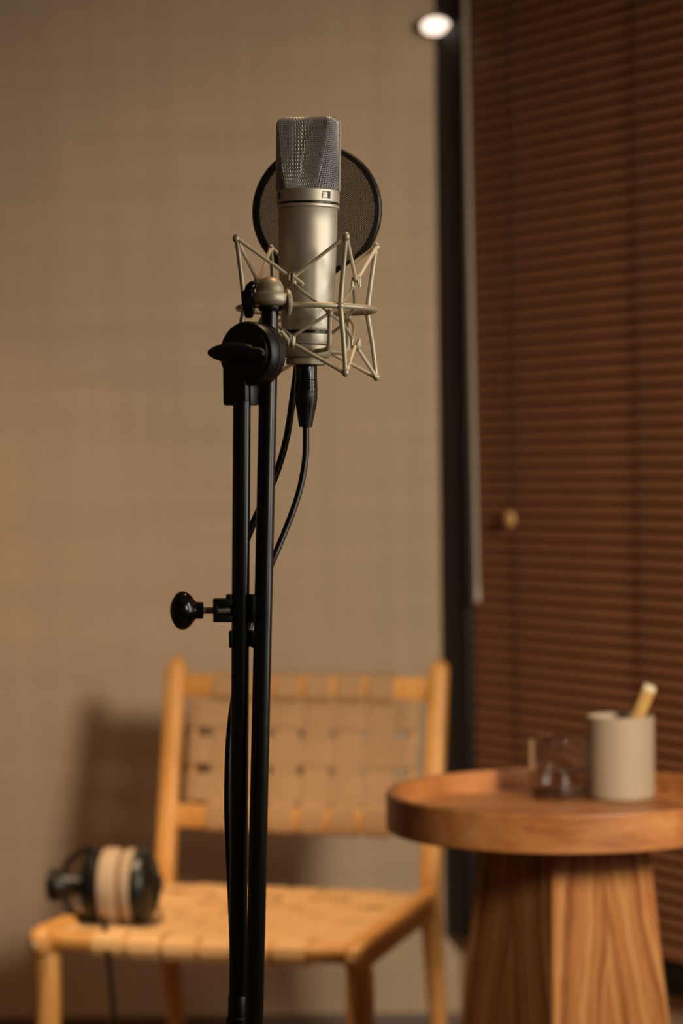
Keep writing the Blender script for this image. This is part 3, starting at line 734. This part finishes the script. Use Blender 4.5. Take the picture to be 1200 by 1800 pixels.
for z0, z1 in ((0.772, 0.815), (0.534, 0.577)):
    zc = (z0 + z1) / 2; mb = MB(); box(mb, (0, ypost(zc), zc), (2 * HR - 0.02, 0.022, z1 - z0), 0.005); mb.build('back_rail', M_chair, chair)
ROWZ = (0.742, 0.675, 0.608)
tilt = Vector((0, 0.085 / 0.415, 1)).normalized(); nback = Vector((0, -1, 0.085 / 0.415)).normalized()
for i in range(6):                                            # upright back straps
    x_ = -0.15 + 0.06 * i
    def bp(z_, off): return Vector((x_, ypost(z_), z_)) + nback * off
    path = [bp(0.545, -0.015), bp(0.531, -0.008), bp(0.530, 0.0), bp(0.533, 0.010), bp(0.542, 0.0145), bp(0.575, 0.0145)]
    for j, z_ in enumerate(reversed(ROWZ)):
        sg = 1 if (i + j) % 2 else -1
        path += [bp(z_ - 0.022, 0.002 + sg * 0.0019), bp(z_ + 0.022, 0.002 + sg * 0.0019)]
    path += [bp(0.774, 0.0135), bp(0.806, 0.0145), bp(0.8165, 0.010), bp(0.8195, 0.0), bp(0.8165, -0.010), bp(0.80, -0.0145), bp(0.775, -0.0145)]
    mb = MB(); strip(mb, path, (1, 0, 0), 0.0495, 0.0032); mb.build('back_strap', M_strap, chair)
for j, z_ in enumerate(reversed(ROWZ)):                       # level back straps
    def hp(x_, off): return Vector((x_, ypost(z_), z_)) + nback * off
    path = [hp(-0.19, -0.011), hp(-0.212, -0.011), hp(-0.2195, -0.006), hp(-0.221, 0.0), hp(-0.2185, 0.006), hp(-0.212, 0.0085), hp(-0.19, 0.007)]
    for i in range(6):
        sg = -1 if (i + j) % 2 else 1
        path += [hp(-0.15 + 0.06 * i - 0.019, 0.002 + sg * 0.0019), hp(-0.15 + 0.06 * i + 0.019, 0.002 + sg * 0.0019)]
    path += [hp(0.19, 0.007), hp(0.212, 0.0085), hp(0.2185, 0.006), hp(0.221, 0.0), hp(0.2195, -0.006), hp(0.212, -0.011), hp(0.19, -0.011)]
    mb = MB(); strip(mb, path, tilt, 0.053, 0.0032); mb.build('back_strap', M_strap, chair)
def seat_z(x, y):
    return 0.4385 - 0.016 * (1 - (x / 0.27) ** 2) * (1 - ((y) / 0.26) ** 2)
SROW = [-0.195 + 0.065 * j for j in range(7)]
for i in range(6):                                            # front to back seat straps
    x_ = -0.157 + 0.0628 * i
    zf = 0.417 + 0.007 * (x_ / 0.25) ** 2
    path = [Vector((x_, -0.235, zf - 0.0185))] + [Vector((x_, -0.252 + 0.0185 * math.sin(R(a)), zf - 0.0185 * math.cos(R(a)))) for a in (0, -40, -80, -120, -160, -175)]
    for j, y_ in enumerate(SROW):
        sg = 1 if (i + j) % 2 else -1
        path += [Vector((x_, y_ - 0.018, seat_z(x_, y_ - 0.018) + sg * 0.0016)), Vector((x_, y_ + 0.018, seat_z(x_, y_ + 0.018) + sg * 0.0016))]
    path += [Vector((x_, 0.242 + 0.0165 * math.sin(R(a)), 0.418 + 0.0165 * math.cos(R(a)))) for a in (0, 40, 80, 120, 160)]
    mb = MB(); strip(mb, path, (1, 0, 0), 0.055, 0.003); mb.build('seat_strap', M_seat_lit, chair)
for j, y_ in enumerate(SROW):
    path = []
    W = HF + (HR - HF) * (y_ + 0.25) / 0.5 - 0.016
    path.append(Vector((-W, y_, 0.435)))
    for i in range(6):
        sg = -1 if (i + j) % 2 else 1; x_ = -0.157 + 0.0628 * i
        path += [Vector((x_ - 0.019, y_, seat_z(x_ - 0.019, y_) + sg * 0.0016)), Vector((x_ + 0.019, y_, seat_z(x_ + 0.019, y_) + sg * 0.0016))]
    path.append(Vector((W, y_, 0.435)))
    mb = MB(); strip(mb, path, (0, 1, 0), 0.058, 0.003); mb.build('seat_strap', M_seat_lit, chair)

# ------------------------------------------------------------------ headphones on the seat
HY = 4.065
hc = at(217, 1557, HY)
hs = HY / FPX
hxd = Vector((math.cos(R(-8)), math.sin(R(-8)), 0))
HM = frame(hc, hxd, Vector((0, 0, 1)).cross(hxd), Vector((0, 0, 1)))
phones = tag(empty('headphones', HM), 'black over-ear headphones with beige velour pads lying on the chair seat', 'headphones')
AX = Matrix.Rotation(R(90), 4, 'Y')                           # lathe axis -> local x
def hl(prof, name, mat, parent=phones, seg=40):
    mb = MB(); lathe(mb, [(r * hs, (u - 217) * hs) for u, r in prof], seg, AX); return mb.build(name, mat, parent)
hl([(181, 44), (181, 60), (184, 65), (190, 66.5), (206, 66), (212, 63.5), (215.5, 57), (215.5, 40)], 'ear_pad', M_pad)
hl([(218.5, 40), (218.5, 58), (222, 63), (228, 65), (236, 65), (240, 61), (240, 44)], 'ear_pad', M_pad)
hl([(181, 0), (181, 63), (178, 66), (166, 66), (158, 62), (151, 52), (147, 36), (146, 0)], 'ear_cup', M_shell)
hl([(240, 0), (240, 63), (243, 66), (256, 66), (266, 60), (273, 46), (276, 28), (277, 0)], 'ear_cup', M_shell)
hl([(215.5, 0), (215.5, 44), (218.5, 44), (218.5, 0)], 'baffle', M_rubber)
for u0, u1 in ((112, 1), (262, -1)):                          # yokes
    mb = MB(); pts = []
    for a in range(-90, 91, 10):
        off = (u0 - 217) * hs if u1 > 0 else (u0 + 18 - 217) * hs
        bow = 52 * hs * (1 - math.cos(R(a))) * 0.9 if u1 > 0 else 0
        pts.append(Vector(((off + 52 * hs * abs(math.sin(R(a))) ** 4.5) if u1 > 0 else (off - 26 * hs * abs(math.sin(R(a))) ** 2.2), -0.004, 67 * hs * math.sin(R(a)))))
    tube(mb, pts, 5.5 * hs, 8); mb.build('yoke', M_plastic, phones)
hl([(82, 0), (82, 24), (86, 29), (100, 29), (106, 24), (120, 20), (148, 18), (150, 0)], 'yoke_pivot', M_plastic, seg=24)
mb = MB(); pts = [Vector(((110 - 217) * hs, 0.0, 0.0))]
arc = [Vector(((193 - 217) * hs + 84 * hs * math.cos(R(a)), 0.15 * math.sin(R(a)) + 0.012, -0.02 * math.sin(R(a)))) for a in range(180, -1, -12)]
strip(mb, arc, (0, 0.15, 1), 0.026, 0.006); mb.build('headband', M_plastic, phones)
HI = HM.inverted()
cps = [HI @ at(*p) for p in ((183, 1612, HY - 0.068), (184, 1628, 3.985), (187, 1655, 3.945), (192, 1700, 3.94), (198, 1760, 3.94), (203, 1830, 3.94), (205, 1950, 3.94))]
fl = at(206, 2040, 3.94); cps += [HI @ Vector((fl.x, fl.y, 0.03)), HI @ Vector((fl.x - 0.05, fl.y - 0.02, 0.005)), HI @ Vector((fl.x - 0.4, fl.y - 0.1, 0.005))]
mb = MB(); tube(mb, spline(cps, 6), 0.0042, 8); mb.build('cord', M_rubber, phones)

# ------------------------------------------------------------------ side table and what stands on it
TY = 3.40
tcn = at(988, 1388, TY)
TZ = tcn.z
table = tag(empty('side_table', Vector((tcn.x, TY, 0))), 'round oak side table with raised rim and flared pedestal, beside the chair', 'table')
TR = 0.2488
mb = MB(); lathe(mb, [(0, TZ - 0.030), (TR - 0.0145, TZ - 0.030), (TR - 0.013, TZ - 0.027), (TR - 0.0125, TZ - 0.002), (TR - 0.0115, TZ), (TR - 0.0015, TZ), (TR, TZ - 0.002), (TR, TZ - 0.050), (TR - 0.002, TZ - 0.052), (0, TZ - 0.052)], 128, hold=True); mb.build('tray_top', M_table, table)
me = bpy.data.meshes.new('pedestal'); mb = MB()
hb, ht_ = 0.1345, 0.0845                                      # half sides at floor and under the top
ang = R(33.5)
vs, fs, uvs = [], [], []
N_ = 12
zt = TZ - 0.052
crn = 0.0015
for f_ in range(4):
    a = ang + f_ * math.pi / 2 - math.pi / 2
    nx, ny = math.cos(a), math.sin(a); tx, ty = -ny, nx
    for zi in range(2):
        h_ = hb if zi == 0 else ht_; z_ = 0 if zi == 0 else zt
        for e in (-1, 1):
            vs.append((nx * h_ + tx * e * (h_ - crn), ny * h_ + ty * e * (h_ - crn), z_)); uvs.append((e * (h_ - crn), z_))
    b = f_ * 4; fs.append((b, b + 1, b + 3, b + 2))
for f_ in range(4):                                           # narrow arrises
    b, c = f_ * 4, ((f_ + 1) % 4) * 4
    fs.append((b + 1, c, c + 2, b + 3))
fs += [tuple(x for f_ in range(4) for x in (f_ * 4, f_ * 4 + 1))[::-1], tuple(x for f_ in range(4) for x in (f_ * 4 + 2, f_ * 4 + 3))]
me.from_pydata(vs, [], fs); me.update()
uvl = me.uv_layers.new(name='UVMap')
for lp in me.loops: uvl.data[lp.index].uv = uvs[lp.vertex_index]
me.materials.append(M_ped); o = bpy.data.objects.new('pedestal', me); COL.objects.link(o); o.parent = table
TF = TZ - 0.030
def base(u, v, rad):
    """centre on the tray of a round thing whose nearest base edge was surveyed at (u, v)"""
    d = at(u, v, 1.0) - CAM; t = (TF - CAM.z) / d.z; p = CAM + d * t
    p.x += d.x * rad; p.y += rad; return Vector((p.x, p.y, TF))
gpos = base(982, 1409, 0.042)
glass = tag(empty('drinking_glass', gpos), 'clear glass tumbler half full of water, left of the beige cup on the round table', 'glass')
GR, GH = 0.0418, 0.0885
mb = MB(); lathe(mb, [(0, 0.0012), (GR - 0.017, 0.0008), (GR - 0.012, 0.0006), (GR - 0.008, 0.0015), (GR - 0.0045, 0.0038), (GR - 0.002, 0.0075), (GR - 0.0006, 0.0125), (GR, 0.019), (GR, GH - 0.0012), (GR - 0.0005, GH - 0.0003), (GR - 0.0012, GH), (GR - 0.0020, GH - 0.0003), (GR - 0.0025, GH - 0.0012), (GR - 0.0030, 0.026), (GR - 0.0042, 0.0195), (GR - 0.007, 0.0150), (GR - 0.012, 0.0125), (GR - 0.02, 0.0115), (0, 0.011)], 64, hold=True); mb.build('tumbler', M_glass, glass, smooth=50)
mb = MB(); lathe(mb, [(0, 0.0104), (GR - 0.0195, 0.0109), (GR - 0.0116, 0.0119), (GR - 0.0065, 0.0145), (GR - 0.0036, 0.0192), (GR - 0.0024, 0.026), (GR - 0.0022, 0.0405), (GR - 0.0040, 0.0393), (GR - 0.008, 0.0388), (0, 0.0388)], 64, hold=True); mb.build('water', M_water, glass, smooth=50)
cpos = base(1091, 1411, 0.049)
cup = tag(empty('stoneware_cup', cpos), 'tall beige stoneware cup holding a wooden pencil on the round table', 'cup')
CR, CHh = 0.0492, 0.121
mb = MB(); lathe(mb, [(0, 0.0005), (CR - 0.006, 0.0005), (CR - 0.002, 0.002), (CR, 0.007), (CR, CHh - 0.003), (CR - 0.001, CHh - 0.0008), (CR - 0.0025, CHh), (CR - 0.004, CHh - 0.0008), (CR - 0.005, CHh - 0.003), (CR - 0.005, 0.012), (CR - 0.009, 0.007), (0, 0.006)], 64, hold=True); mb.build('cup_body', M_cup, cup)
cy = cpos.y
pt, pm = at(1142.5, 1205, cy - 0.012), at(1117, 1268, cy - 0.008)
dv = (pm - pt).normalized(); pb = pt + dv * ((pt.z - (TF + 0.018)) / -dv.z)
pen = tag(empty('wooden_pencil', pb), 'thick pale wooden pencil leaning out of the beige cup', 'pencil')
Mp = along(Vector((0, 0, 0)), pt - pb); Lp = (pt - pb).length
mb = MB(); lathe(mb, [(0, 0), (0.009, 0), (0.0098, 0.001), (0.0098, Lp - 0.008), (0, Lp - 0.008)], 6, Mp @ Matrix.Rotation(R(12), 4, 'Z')); mb.build('shaft', M_stick, pen, smooth=0)
mb = MB(); lathe(mb, [(0, Lp - 0.008), (0.0098, Lp - 0.008), (0.0098, Lp - 0.002), (0.0075, Lp), (0, Lp)], 6, Mp @ Matrix.Rotation(R(12), 4, 'Z')); mb.build('end_cap', M_tip, pen, smooth=0)
